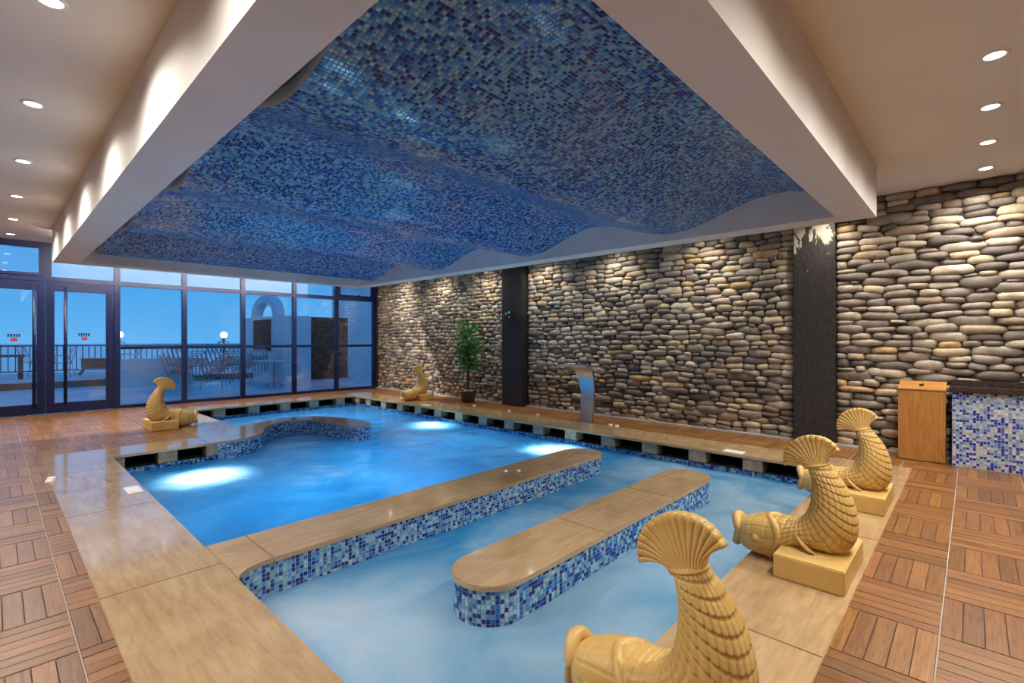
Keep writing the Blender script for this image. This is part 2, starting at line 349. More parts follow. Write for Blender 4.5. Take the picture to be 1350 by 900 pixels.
wave = link('wave_ceiling_panel', arr_mesh('wave_ceiling_panel', V, Q), M_mosgrout, None, True, label='wavy ceiling panel covered in blue glass mosaic above the pool', category='ceiling panel', kind='structure')
C, D = resample(prof, TP); nx = int((PX1 - PX0) / TP); xs = PX0 + (np.arange(nx) + .5) * (PX1 - PX0) / nx
CC = np.zeros((nx, len(C), 3)); CC[:, :, 0] = xs[:, None]; CC[:, :, 1:] = C
TT = np.zeros_like(CC); TT[:, :, 0] = 1; BB = np.zeros_like(CC); BB[:, :, 1:] = D; NN = np.cross(BB, TT); NN *= -np.sign(NN[:, :, 2:3]); 
BB = np.cross(NN, TT)
link('mosaic_tiles', tiles_mesh(CC.reshape(-1, 3), TT.reshape(-1, 3), BB.reshape(-1, 3), NN.reshape(-1, 3), probs=(.25, .2, .22, .2, .13), pal=PALC), M_mos, wave, kind='stuff')

# stone wall
COLS = [(1.28, 1.745, 7.36), (6.585, 7.16, 7.30)]   # black posts: y0, y1, front x
wall = B().box(XW, XW + .25, Y0, YW + .1, -.1, ZC).done('wall_right', M_mortar, label='wall faced with stacked flat river stones in grey and tan', category='wall', kind='structure')
STC = [((.21, .19, .175), 5), ((.30, .275, .25), 5), ((.40, .36, .31), 4), ((.47, .40, .29), 3), ((.47, .34, .18), .9), ((.13, .115, .11), 3), ((.54, .50, .44), 2), ((.33, .26, .20), 2)]
stw = np.array([w for _, w in STC]); stw = stw / stw.sum()
def stone_arrays(y, z, w, h, tilt):
    seg, rings = 12, 4; px, pz = random.uniform(2.8, 5.0), random.uniform(2.4, 3.8); dep = random.uniform(.045, .075)
    ph = [random.uniform(0, 6.3) for _ in range(3)]; V = [(XW - dep, y, z)]; ct, st = math.cos(tilt), math.sin(tilt)
    for r in range(1, rings + 1):
        a = r / rings * PI * .56; f = math.sin(min(a, PI / 2)) ** .62; x = XW - dep * (math.cos(a) if a < PI / 2 else math.cos(a))
        for s in range(seg):
            t = 2 * PI * s / seg; c, d = math.cos(t), math.sin(t)
            u = math.copysign(abs(c) ** (2 / px), c) * w / 2; v = math.copysign(abs(d) ** (2 / pz), d) * h / 2
            wob = 1 + .03 * math.sin(2 * t + ph[0]) + .045 * math.sin(3 * t + ph[1]); u *= f * wob; v *= f * wob
            V.append((x + .004 * math.sin(t + ph[2]), y + u * ct - v * st, z + u * st + v * ct))
    F = [(0, 1 + (s + 1) % seg, 1 + s, 1 + s) for s in range(seg)]
    for r in range(rings - 1):
        for s in range(seg): F.append((1 + r * seg + s, 1 + r * seg + (s + 1) % seg, 1 + (r + 1) * seg + (s + 1) % seg, 1 + (r + 1) * seg + s))
    c = np.array(STC[rng.choice(len(STC), p=stw)][0]) * random.uniform(.82, 1.18) * np.array((.94, .88, .79))
    return V, F, c
def tri_quads(F): return [f[:3] if f[2] == f[3] else f for f in F]
stones = []; hc = .083; nc = int(ZC / hc); hc = ZC / nc
pa = [[(random.uniform(.006, .017), random.uniform(3, 16), random.uniform(0, 6.3)) for _ in range(3)] for _ in range(nc + 1)]
def zb(k, y):
    if k in (0, nc): return k * hc
    return k * hc + sum(a * math.sin(f * y + p) for a, f, p in pa[k])
for y0, y1 in ((-2.6, 1.28), (1.745, 6.585), (7.16, YW - .02)):
    for k in range(nc):
        y = y0
        while y < y1 - .02:
            h = max(.042, zb(k + 1, y + .12) - zb(k, y + .12)); w = min(max(.09, h * (random.uniform(2.1, 4.2) if y0 < 0 else random.uniform(1.8, 3.6) if y0 < 5 else random.uniform(1.4, 2.8))), .46)
            if y + w > y1 - .09: w = y1 - y
            ym = y + w / 2; zl, zh = zb(k, ym), zb(k + 1, ym); h = max(.04, zh - zl)
            tl = math.atan((zb(k, y + w) + zb(k + 1, y + w) - zb(k, y) - zb(k + 1, y)) / 2 / w)
            stones.append((ym, (zl + zh) / 2, w * 1.02, h * 1.10, tl * .8 + random.uniform(-.03, .03))); y += w
def st_px(s): return pxsize((XW, s[0], s[1]), math.sqrt(s[2] * s[3])) * (0 if s[1] > 2.7 and s[0] > .85 else 1)
stones.sort(key=lambda s: -st_px(s))
for s in stones[:300]:
    V, F, c = stone_arrays(*s); me = bpy.data.meshes.new('stone'); me.from_pydata(V, [], tri_quads(F))
    a = me.attributes.new('tint', 'FLOAT_COLOR', 'FACE'); a.data.foreach_set('color', np.tile((*c, 1), len(F)).astype(np.float32))
    link('stone', me, M_stone, wall, True)
AV, AF, AC = [], [], []
for s in stones[300:]:
    V, F, c = stone_arrays(*s); o_ = len(AV); AV += V; AF += [tuple(q + o_ for q in f) for f in tri_quads(F)]; AC += [(*c, 1)] * len(F)
me = bpy.data.meshes.new('small_stones'); me.from_pydata(AV, [], AF)
a = me.attributes.new('tint', 'FLOAT_COLOR', 'FACE'); a.data.foreach_set('color', np.array(AC, np.float32).ravel()); link('small_stones', me, M_stone, wall, True, kind='stuff')
B().box(XW - .085, XW, -2.6, 1.28, 0, .022).box(XW - .085, XW, 1.745, 6.585, 0, .022).box(XW - .085, XW, 7.16, YW - .06, 0, .022).done('baseboard_right', mat('pale_caulk', (.5, .5, .52), .6), label='thin pale skirting strip along the foot of the stone wall', category='baseboard', kind='structure')
B().box(COLS[0][2], XW + .02, COLS[0][0], COLS[0][1], 0, ZC, .006).done('column', M_peel, label='black post in stone wall with paint flaking off its top', category='column', kind='structure')
B().box(COLS[1][2], XW + .02, COLS[1][0], COLS[1][1], 0, ZC, .006).done('column', M_black, label='black post in stone wall carrying a small emergency lamp', category='column', kind='structure')

# glass wall
win = empty('window_1', (0, YW, 0), label='dark framed glass wall looking onto the terrace', category='window', kind='structure')
def wpart(name, m, x0, x1, z0, z1, y0=-.04, y1=.04, parent=win, bev=.004):
    return B().box(x0, x1, y0, y1, z0, z1, bev).done(name, m, parent)
MX = [(.625, .745), (1.64, 1.735), (2.775, 2.865), (3.93, 4.02), (5.11, 5.20), (6.22, 6.31), (7.33, 7.42)]
for a, b in MX: wpart('mullion', M_frame, a, b, (2.42 if a < 1 else 0), ZC, -.05, .05)
wpart('mullion', M_frame, X0, X0 + .1, 0, ZC, -.05, .05); wpart('mullion', M_frame, -.76, -.66, 0, ZC, -.05, .05); wpart('mullion', M_frame, -2.1, -2.0, 0, ZC, -.05, .05)
edges = [X0 + .1, -2.1, -2.0, -.76, -.66, .625, .745, 1.64, 1.735, 2.775, 2.865, 3.93, 4.02, 5.11, 5.20, 6.22, 6.31, 7.33]
for a, b in zip(edges[::2], edges[1::2]):
    door = -.7 < a < 1.0
    wpart('head_rail', M_frame, a, b, ZC - .06, ZC)
    wpart('transom', M_frame, a, b, 2.415, 2.505)
    zlo = 2.505
    if a in (-.66, 6.31):                           # opening vents get a sash and a latch
        s_ = empty('sash', (0, 0, 0)); s_.parent = win
        for q in ((a, a + .05, zlo, ZC - .06), (b - .05, b, zlo, ZC - .06), (a + .05, b - .05, zlo, zlo + .055), (a + .05, b - .05, ZC - .115, ZC - .06)): wpart('sash_rail', M_frame, *q, -.055, .02, s_)
        lt = B().box((a + b) / 2 - .02, (a + b) / 2 + .02, -.085, -.055, zlo + .01, zlo + .05, .004).tube([((a + b) / 2, -.08, zlo + .045), ((a + b) / 2 + .1, -.085, zlo + .075)], .011, 6).done('latch', M_frame, s_)
    wpart('pane', M_glass, a - .01, b + .01, zlo - .01, ZC - .05, -.004, .004, bev=0)
    if not door:
        wpart('mid_rail', M_frame, a, b, 1.165, 1.225); wpart('sill_rail', M_frame, a, b, 0, .06)
        wpart('pane', M_glass, a - .01, b + .01, 1.215, 2.425, -.004, .004, bev=0); wpart('pane', M_glass, a - .01, b + .01, .05, 1.175, -.004, .004, bev=0)
wpart('jamb', M_black, 7.42, XW + .02, 0, ZC, -.12, .1)
def door_leaf(name, x0, x1, hx, label):
    d = empty(name, (0, YW, 0), label=label, category='door', kind='structure'); st = .115
    wpart('stile', M_frame, x0, x0 + st, .01, 2.41, -.035, .035, d); wpart('stile', M_frame, x1 - st, x1, .01, 2.41, -.035, .035, d)
    wpart('top_rail', M_frame, x0 + st, x1 - st, 2.25, 2.41, -.035, .035, d); wpart('bottom_rail', M_frame, x0 + st, x1 - st, .01, .19, -.035, .035, d)
    wpart('pane', M_glass, x0 + st - .01, x1 - st + .01, .18, 2.26, -.004, .004, d, 0)
    h = B().tube([(hx, -.09, .14), (hx, -.09, 2.33)], .026, 10).done('pull_bar', M_frame, d, True)
    for z in (.25, 1.2, 2.25): B().tube([(hx, -.09, z), (hx, -.03, z)], .014, 8).done('standoff', M_frame, h)
    return d
d1 = door_leaf('door_1', -.655, .665, .515, 'dark framed glass door leaf whose wide pane is cut by the far end of the terrace table')
d2 = door_leaf('door_2', .67, 1.635, .93, 'narrow dark framed glass door leaf beside the fixed glazing')
d1['label'] = 'wide dark framed glass door leaf away from the fixed glazing'
def sticker(x, z):
    s = empty('door_sticker', (x, YW - .0065, z), label='small navy and red shop sticker on the %s glass door' % ('narrow' if x > .6 else 'wide'), category='sticker', group='stickers on the glass doors')
    for k in range(5): 
        xx = -.068 + k * .034; B().prism([(xx - .013, 0), (xx + .004, 0), (xx + .013, .055), (xx - .016, .06)], 0, .002).done('letter', M_navy, s).rotation_euler = (PI / 2, 0, 0)
    B().box(-.05, .05, -.001, .001, -.018, -.008).done('letter_line', M_navy, s)
    B().prism([(.048 * math.cos(t), -.05 + .028 * math.sin(t)) for t in np.linspace(0, 2 * PI, 24)[:-1]], 0, .002).done('red_oval', M_red, s).rotation_euler = (PI / 2, 0, 0)
sticker(.264, 1.40); sticker(1.2, 1.42)
B().box(.05, .42, YW - .16, YW - .06, 0, .012, .003).done('threshold_strip', M_steel, label='bright metal strip at the foot of the wide glass door', category='door strip')
B().box(.95, 1.2, YW - .15, YW - .06, 0, .01, .003).done('threshold_strip', M_steel, label='short bright metal strip at the foot of the narrow glass door', category='door strip')

# ------------------------------------------------------------------ pool
HOOK = catmull([(2.6, 8.33), (2.97, 8.50), (3.45, 8.70), (3.89, 8.53), (4.14, 8.05), (4.25, 7.62), (4.25, 7.21), (4.09, 6.96), (3.88, 7.0), (3.82, 7.26), (3.81, 7.92), (3.62, 8.27), (3.29, 8.32), (2.90, 7.98), (2.68, 7.50), (2.40, 7.31), (2.05, 7.28)], 6)
PE = dict(near=[(.94, 7.28), (.94, 1.02)], right=[(.94, 1.02), (6.03, 1.02)], far=[(6.03, 1.02), (6.03, 10.9)], back=[(6.03, 10.9), (2.6, 10.9)], rear=[(2.6, 10.9), (2.6, 8.33)], hook=HOOK, left=[(2.05, 7.28), (.94, 7.28)])
outline = PE['near'][:1] + PE['right'] + [(6.03, 10.9)] + PE['back'][1:] + HOOK + PE['left'][1:]
DZ = -1.4; WL = -.23
basin = empty('pool_basin', (3.5, 5, DZ), label='blue mosaic lined swimming pool basin', category='pool', kind='structure')
basin.location = (0, 0, 0)
poolfloor = mat('pool_floor_mosaic', rough=.3, build=lambda t, b: t.links.new(ramp(t, noise(t, coords(t), 25, 3), [(.35, (.10, .33, .55)), (.65, (.28, .52, .66))]), b.inputs['Base Color']))
B().box(.4, 6.6, .5, 11.4, DZ - .1, DZ).done('basin_floor', poolfloor, basin)
for kx, p in PE.items():
    gut = kx in ('far', 'back', 'left'); skirt(p, DZ, -.17 if gut else -.03, 'basin_wall', M_mosgrout, basin)
    wall_tiles(p, -.172 if gut else -.032, 9 if gut else 13, basin, probs=(.28, .2, .2, .17, .15) if kx in ('hook', 'rear') else (.26, .24, .22, .16, .12))
# gutters: a ledge and back wall painted dark as shade, stone blocks carrying the coping
for a, b, c, d, bk in ((6.03, 6.5, 1.02, 10.9, 'x'), (2.6, 6.5, 10.9, 11.37, 'y'), (.94, 2.05, 7.28, 7.70, 'y')):
    g = B().box(a, b, c, d, -.30, -.1701)
    g.box(b, b + .05, c, d, -.30, -.031) if bk == 'x' else g.box(a, b, d, d + .05, -.30, -.031)
    if (a, c) == (.94, 7.28): g.box(a - .05, a, c, d, -.3, -.031)
    g.done('gutter', M_dark, basin)
M_block = mat('gutter_stone', (.38, .30, .20), .6, build=lambda t, b: t.links.new(ramp(t, noise(t, coords(t), 14, 6), [(.3, (.25, .19, .125)), (.7, (.44, .35, .24))]), b.inputs['Base Color']))
y = 1.75 - .65
while y < 10.7: B().box(6.035, 6.23, max(y, 1.03), y + .215, -.17, -.032, .003).done('gutter_block', M_block, basin); y += .65
x = 6.03 - .26
B().box(6.035, 6.23, 10.72, 11.1, -.17, -.032, .003).done('gutter_block', M_block, basin)
while x > 2.6: B().box(x - .215, x, 10.905, 11.1, -.17, -.032, .003).done('gutter_block', M_block, basin); x -= .64
for x0, x1 in ((.945, 1.075), (1.40, 1.60), (1.92, 2.06)): B().box(x0, x1, 7.285, 7.5, -.17, -.032, .003).done('gutter_block', M_block, basin)
# coping
cop = empty('pool_coping', (0, 0, 0), label='wide beige travertine coping around the pool', category='coping', kind='structure')
def slab(poly, parent, ax=1, z0=-.03, z1=0): return B().prism(poly, z0, z1, .004).done('slab', M_trav, parent, uv=(ax, random.uniform(0, 30), random.uniform(0, 30)))
def rect(a, b, c, d): return [(a, c), (b, c), (b, d), (a, d)]
J = .0025
def strip(ax, lo, hi, c0, c1, joints):
    ed = [lo] + [j for j in joints if lo < j < hi] + [hi]
    for a, b in zip(ed, ed[1:]): slab(rect(a + J, b - J, c0, c1) if ax == 0 else rect(c0, c1, a + J, b - J), cop, ax)
strip(1, .46, 7.85, .38, .955, [1.64, 3.31, 5.0, 6.65]); strip(0, .955, 6.65, .46, 1.035, [2.42, 4.09, 5.76])
strip(1, 1.035, 11.46, 6.015, 6.65, [1.9 + 1.67 * k for k in range(6)]); strip(0, 1.95, 6.015, 10.885, 11.46, [2.6, 4.2, 5.2])
strip(0, .955, 1.95, 7.265, 7.85, []); strip(1, 8.35, 10.885, 1.95, 2.615, [9.6])
slab([(1.95, 7.265)] + [(x, y) for x, y in HOOK[::-1]] + [(1.95, 8.345)], cop, 0)
# water
gx, gy = np.arange(.90, 6.10, .06), np.arange(.98, 10.98, .06)
def inside(px, py, poly):
    c = np.zeros(px.shape, bool); k = len(poly)
    for i in range(k):
        x1, y1 = poly[i]; x2, y2 = poly[i - 1]
        if y1 != y2: c ^= ((y1 > py) != (y2 > py)) & (px < (x2 - x1) * (py - y1) / (y2 - y1) + x1)
    return c
GXm, GYm = np.meshgrid(gx, gy, indexing='ij'); ZZ = np.full(GXm.shape, WL)
for q in range(26):
    fx, fy = rng.normal(0, 7, 2); ZZ += .0011 * np.sin(fx * GXm + fy * GYm + rng.uniform(0, 6))
JETS = [(1.66, 6.4, .05, .30), (1.25, 2.3, .02, .4), (2.9, 5.6, .012, .5)]
for jx, jy, ja, jr in JETS: ZZ += ja * np.exp(-((GXm - jx) ** 2 + (GYm - jy) ** 2) / jr ** 2) * (1 + .5 * np.sin(17 * GXm + 9 * GYm) * np.sin(13 * GYm))
ok = np.zeros((len(gx) - 1, len(gy) - 1), bool)
cxm, cym = GXm[:-1, :-1] + .03, GYm[:-1, :-1] + .03
for dx in (-.06, 0, .06):
    for dy in (-.06, 0, .06): ok |= inside(cxm + dx, cym + dy, outline)
idx = np.arange(GXm.size).reshape(GXm.shape); ii, jj = np.nonzero(ok)
Q = np.c_[idx[ii, jj], idx[ii + 1, jj], idx[ii + 1, jj + 1], idx[ii, jj + 1]]
foam_glow = np.clip((3.55 - GYm) / .5, 0, 1) * .22 - .09
for jx, jy, ja, jr in JETS + [(2.4, 1.4, 0, .8), (4.6, 1.4, 0, .9), (1.2, 2.9, 0, .5), (5.5, 3.0, 0, .5)]: foam_glow += .22 * np.exp(-((GXm - jx) ** 2 + (GYm - jy) ** 2) / (1.3 * jr + .1) ** 2)
for jx, jy in ((1.68, 6.45), (5.6, 7.3), (5.55, 4.4)): foam_glow += .5 * np.exp(-((GXm - jx) ** 2 + (GYm - jy) ** 2) / .42 ** 2)  # whitens the water colour over the bright lamps, painting in their glow
wme = arr_mesh('pool_water', np.c_[GXm.ravel(), GYm.ravel(), ZZ.ravel()], Q)
fa_ = wme.attributes.new('foam_glow', 'FLOAT_COLOR', 'POINT'); fa_.data.foreach_set('color', np.repeat(np.clip(foam_glow, -.1, .7).ravel(), 4).astype(np.float32))
link('pool_water', wme, M_water, None, True, label='milky blue bubbling water filling the pool', category='water', kind='stuff')
# dividers
def stadium(x0, x1, yc, r, k=14, both=True):
    e1 = [(x1 - r + r * math.cos(t), yc + r * math.sin(t)) for t in np.linspace(-PI / 2, PI / 2, k)]
    e0 = [(x0 + r + r * math.cos(t), yc + r * math.sin(t)) for t in np.linspace(PI / 2, 3 * PI / 2, k)] if both else [(x0, yc + r), (x0, yc - r)]
    return e1 + e0
def cut(poly, a, b):                                # part of a polygon between two x values
    for lim, sg in ((a, 1), (b, -1)):
        out = []
        for i in range(len(poly)):
            p, q = poly[i - 1], poly[i]; ip, iq = sg * (p[0] - lim) >= 0, sg * (q[0] - lim) >= 0
            if ip != iq: t = (lim - p[0]) / (q[0] - p[0]); out.append((lim, p[1] + t * (q[1] - p[1])))
            if iq: out.append(q)
        poly = out
    return poly
def divider(label, poly, core, joints, closed=True):
    d = empty('pool_divider', (0, 0, 0), label=label, category='pool divider', kind='structure')
    B().prism(core, DZ, -.031).done('core', M_mosgrout, d); path = core + [core[0]] if closed else core
    wall_tiles(path, -.031, 13, d, side=-1)
    xs_ = [min(p[0] for p in poly) - .01] + joints + [max(p[0] for p in poly) + .01]
    for a, b in zip(xs_, xs_[1:]): slab(cut(poly, a + J, b - J), d, 0)
    return d
P1 = stadium(.957, 5.08, 3.41, .25, both=False); C1 = stadium(.945, 5.06, 3.41, .235, both=False)
fil = [(.957, 3.02), (.985, 3.085), (1.04, 3.13), (1.12, 3.155), (1.22, 3.16)]
P1 = P1[:-1] + fil; C1 = C1[:-1] + [(x - .012, y + .012) for x, y in fil[:-1]] + [(1.22, 3.175)]
divider('beige topped mosaic divider joined to the pool edge', P1, C1, [1.20, 2.86, 4.3])
P2 = stadium(1.80, 4.98, 2.085, .232); C2 = stadium(1.815, 4.965, 2.085, .217)
divider('free-standing beige topped mosaic island with two round ends', P2, C2, [2.95, 4.0])

# ------------------------------------------------------------------ lamps
def lampdata(name, typ, w, col, rad=.05, size=2.3, blend=.8):
    L = bpy.data.lights.new(name, typ); L.energy = w; L.color = col; L.shadow_soft_size = rad
    if typ == 'SPOT': L.spot_size = size; L.spot_blend = blend
    return L
ring_me = None
def downlight(x, y, label, group, L):
    global ring_me
    o = empty('ceiling_light', (x, y, ZC), label=label, category='ceiling light', group=group)
    if ring_me is None:
        r = B().lathe([(.050, 0), (.050, -.010), (.064, -.012), (.072, -.004), (.072, 0)], seg=24).done('trim_ring', M_white, o, True)
        s = B().lathe([(0, -.009), (.047, -.009), (.050, -.006), (.050, 0)], seg=24).done('lens', M_lens, o)
        ring_me = (r.data, s.data)
    else: link('trim_ring', ring_me[0], None, o); link('lens', ring_me[1], None, o)
    q = bpy.data.objects.new('spot_lamp', L); COL.objects.link(q); q.parent = o; q.location = (0, 0, -.03)
LA = lampdata('spot', 'SPOT', SPOT_W, WARM, .05, 2.75, 1.0); LB = lampdata('wall_wash', 'SPOT', WALL_W, (1, .90, .75), .05, 2.3, 1.0); LC = lampdata('fascia_fill', 'SPOT', FACE_W, (1, .88, .74), .05, 2.7, .6)
for i, y in enumerate((11.67, 10.2, 8.55, 6.83, 5.12, 3.5, 1.85)): downlight(.21, y, ORD[i] + ' recessed spotlight from the glass doors in the ceiling along the soffit', 'spotlights of the strip leading to the doors', LA)
for i, x in enumerate((7.0, 6.09, 5.18, 4.26, 3.40, 2.4)): downlight(x, -.1, ORD[i] + ' recessed spotlight from the stone wall in the row above the counter', 'spotlights of the strip leading to the counter', LA)
for i, y in enumerate(np.arange(1.3, 12, 1.6)[::-1]): downlight(7.02, float(y), ORD[i] + ' spotlight from the glass wall in the row above the stone wall', 'spotlights above the stone wall', LB)
for i, x in enumerate((5.0, 3.8, 2.6, 1.4)): downlight(x, 11.65, ORD[i] + ' unseen added spotlight from the stone wall between soffit and glass wall', 'added spotlights by the glass wall', LC)  # unseen row, added to brighten the soffit face mirrored in the glass
for x, y in ((-1.8, -1.5), (-1.8, 2), (-1.8, 5.5), (1.5, -2.2), (4.5, -2.2)): downlight(x, y, 'unseen fill spotlight added over the open deck away from the pool', 'fill spotlights over the open deck', LA)  # out of view, added as general fill light for the room
ls = empty('added_strip_light', (3.4, 11.15, ZC), label='long unseen strip light added between soffit and glass wall to brighten the soffit', category='ceiling light')  # unseen strip, added so the soffit face mirrors white in the panes
B().box(-2.5, 2.5, -.03, .05, -.06, 0, .004).done('housing', M_white, ls); B().box(-2.48, 2.48, -.034, -.0305, -.055, -.01).done('diffuser', emit('strip_glow', (1, .95, .9), 6), ls)
LS = bpy.data.lights.new('strip', 'AREA'); LS.shape = 'RECTANGLE'; LS.size = 4.9; LS.size_y = .04; LS.energy = 420; LS.color = (1, .95, .9)
q = bpy.data.objects.new('strip_fill', LS); COL.objects.link(q); q.parent = ls; q.location = (0, -.04, -.035); q.rotation_euler = (-1.25, 0, 0)
PC = (.58, .80, 1.0)
LP = lampdata('pool_spot', 'SPOT', POOL_W * 1.35, PC, .12, 2.9, .6); LN = lampdata('dim_pool_spot', 'SPOT', POOL_W * .20, PC, .12, 2.9, .6); LH = lampdata('bright_pool_spot', 'SPOT', POOL_W * 4.6, (1, .99, .97), .06, 1.0, 1.0)
for i, (x, y, lb) in enumerate(((1.68, 6.45, 'in the pool corner by the mosaic hook'), (5.6, 7.3, 'near the fish by the potted tree'), (5.55, 4.4, 'below the steel water blade'), (1.3, 2.4, 'between the divider and the nearest coping corner'), (3.3, 4.5, 'added as fill in the main pool alongside the joined divider'), (2.0, 4.9, 'added as fill in the main pool alongside the near coping'), (3.6, 6.0, 'added as fill in the main pool off the tip of the mosaic hook'), (4.9, 5.9, 'added as fill in the middle of the main pool'), (5.0, 8.6, 'added as fill in the main pool between hook and stone wall'), (4.4, 9.6, 'added as fill behind the mosaic hook'), (3.4, 1.45, 'beside the round ended island'), (5.5, 2.4, 'in the channel near the far coping'), (3.0, 2.75, 'in the channel between divider and island'))):  # wide-beam main pool lamps are unseen fill, added to brighten the water
    o = empty('underwater_lamp', (x, y, DZ), label='round white underwater lamp ' + lb, category='pool lamp')
    B().lathe([(.085, 0), (.085, .03), (.12, .025), (.13, 0)], seg=24).done('bezel', M_steel, o, True); B().lathe([(0, .022), (.085, .018)], seg=24).done('lens', M_plens, o)
    q = bpy.data.objects.new('pool_spot', LH if i < 3 else LN if y < 3.3 else LP); COL.objects.link(q); q.parent = o; q.location = (0, 0, .06); q.rotation_euler = (PI, 0, 0)

# ------------------------------------------------------------------ golden fish statues
def fish_parts(root):
    o = lambda y: y - .66
    S = [((1.10, .190), (1.105, .045), .070), ((1.06, .215), (1.06, .012), .105), ((.985, .246), (.985, .0), .132), ((.90, .258), (.905, .0), .142), ((.825, .264), (.85, .03), .142), ((.775, .274), (.76, .105), .14), ((.742, .298), (.655, .118), .142), ((.716, .345), (.545, .122), .142), ((.70, .405), (.483, .20), .138), ((.694, .46), (.470, .30), .128), ((.696, .51), (.488, .405), .112), ((.706, .55), (.526, .50), .092), ((.717, .58), (.578, .575), .072), ((.726, .60), (.630, .638), .05)]
    A = np.array(catmull([(*q[0], *q[1], q[2]) for q in S], 24)); L = np.r_[0, np.cumsum(np.hypot(*np.diff((A[:, :2] + A[:, 2:4]) / 2, axis=0).T))]
    L = .5 * (L + np.r_[0, np.cumsum(np.hypot(*np.diff(A[:, 2:4], axis=0).T))]); L /= L[-1]
    def surf(t, th, g=0):                           # a point of the body skin, t along it, th around it, g metres proud
        a = [np.interp(t, L, A[:, k]) for k in range(5)]; up, lo = np.array(a[:2]), np.array(a[2:4]); h = (up - lo) / 2; hw = a[4]; ex = .9
        cc, ss = math.cos(th), math.sin(th); kk = 1 + g / max(hw, .03)
        p = (up + lo) / 2 + h * math.copysign(abs(cc) ** ex, cc) * kk
        return np.array((o(p[0]), hw * math.copysign(abs(ss) ** ex, ss) * kk, max(p[1], .0015)))
    rows, per, cols, pc = 23, 7, 24, 5; NR = rows * per; NS = cols * pc; V = np.zeros((NR + 1, NS, 3))
    gil = lambda th: .165 + .075 * abs(math.sin(th)) ** 1.2
    for i in range(NR + 1):
        t = i / NR
        for q in range(NS):
            th = 2 * PI * (q + .5) / NS; g = 0; tg = gil(th); hd = t < tg; big = 2 if hd else 1
            if t > .035:
                rw = i % (per * big)
                if rw == 0: g -= .0075 if not hd else .004
                elif not hd: g += .0012 * (1 - rw / per)
                if (q + pc // 2) % (pc * big) == 0: g -= .0065 if not hd else .004
            if abs(t - tg) < .012: g = .009
            elif 0 < t - tg < .024: g = -.004
            V[i, q] = surf(t, th, g)
    Q = [(i * NS + q, i * NS + (q + 1) % NS, (i + 1) * NS + (q + 1) % NS, (i + 1) * NS + q) for i in range(NR) for q in range(NS)]
    V = V.reshape(-1, 3); extra, base = [], len(V); r0 = V[:NS]; cm = r0.mean(0)
    for f, dx in ((.72, .012), (.60, -.03), (.35, -.09)):
        e_ = cm + (r0 - cm) * f; e_[:, 0] += dx; extra.append(e_)
    V = np.concatenate([V] + extra); prev = 0
    for k in range(3):
        st = base + k * NS
        Q += [(prev + (q + 1) % NS, prev + q, st + q, st + (q + 1) % NS) for q in range(NS)]; prev = st
    link('body', arr_mesh('body', V, Q), M_gold, root, True)
    ts = np.linspace(0, 2 * PI, 29)[:-1]; pts = [(cm[0] + .010 + .012 * math.cos(2 * t), .072 * math.sin(t), cm[2] + .004 + .082 * math.cos(t)) for t in ts]
    B().tube(pts + pts[:2], [.020 + .009 * abs(math.cos(t)) for t in ts] + [.029, .029], 10, False).done('lips', M_gold, root, True)
    # tail fan: ribbed, in the plane of the body
    NA, NRr, ribs = 136, 12, 15; Vv = []; nb = np.array((.37, .93))
    OC = catmull([(.842, .576), (.848, .625), (.841, .675), (.807, .730), (.755, .765), (.702, .780), (.640, .775), (.592, .748), (.558, .708)], 17)
    for side in (1, -1):
        for i in range(NA):
            f = i / (NA - 1); oc = np.array(OC[int(round(f * (len(OC) - 1)))]); bs = np.array((.737, .594)) * (1 - f) + np.array((.622, .640)) * f - nb * .018
            ct = bs + nb * .045; rib = abs(math.sin(f * ribs * PI)) ** .35
            for j in range(NRr):
                u = j / (NRr - 1); p = bs * (1 - u) ** 2 + ct * 2 * u * (1 - u) + oc * u * u
                ed = math.sqrt(max(0, 1 - (2 * f - 1) ** 2)); th0 = .018 + .034 * ed
                tk = th0 * (1 - u) ** 1.3 + .017 * (1 - (1 - u) ** 1.3) + (.008 * rib - .004) * min(1, u * 3) + (.005 if u > .94 else 0)
                Vv.append((o(p[0]), side * tk, p[1]))
    n1 = NA * NRr; Qq = []
    for i in range(NA - 1):
        for j in range(NRr - 1):
            a = i * NRr + j; Qq += [(a, a + NRr, a + NRr + 1, a + 1), (n1 + a, n1 + a + 1, n1 + a + NRr + 1, n1 + a + NRr)]
        a = i * NRr + NRr - 1; Qq.append((a, a + NRr, n1 + a + NRr, n1 + a)); a = i * NRr; Qq.append((a, n1 + a, n1 + a + NRr, a + NRr))
    for i in (0, NA - 1):
        for j in range(NRr - 1):
            a = i * NRr + j; Qq.append((a, a + 1, n1 + a + 1, n1 + a) if i else (a, n1 + a, n1 + a + 1, a + 1))
    tm = arr_mesh('tail_fin', Vv, Qq); bb = bmesh.new(); bb.from_mesh(tm); bmesh.ops.recalc_face_normals(bb, faces=bb.faces); bb.to_mesh(tm); bb.free()
    link('tail_fin', tm, M_gold, root, True)
    B().tube([tuple(surf(.985, t, .001)) for t in np.linspace(0, 2 * PI, 25)], .007, 8, False).done('tail_collar', M_gold, root, True)
    for sd in (1, -1):
        ep = surf(.125, sd * 1.55, 0); ey = B().lathe([(0, .014), (.008, .014), (.010, .009), (.016, .009), (.019, .004), (.024, .002), (.025, -.012)], seg=18).done('eye', M_gold, root, True)
        ey.location = tuple(ep); ey.rotation_euler = (-sd * PI / 2, 0, -sd * .3)
        fb_ = B(); k = 11
        for q in range(k):
            f = q / (k - 1) - .5
            fb_.tube([(o(.748) + .012 * f, sd * .134, .205 + .018 * f), (o(.712) + .045 * f, sd * (.160 - .02 * abs(f)), .168 + .035 * f), (o(.668) + .05 * f, sd * (.176 - .03 * abs(f)), .140 + .045 * f + .01 * (f < 0))], [.006, .0085, .007], 6)
        fb_.done('side_fin', M_gold, root, True)
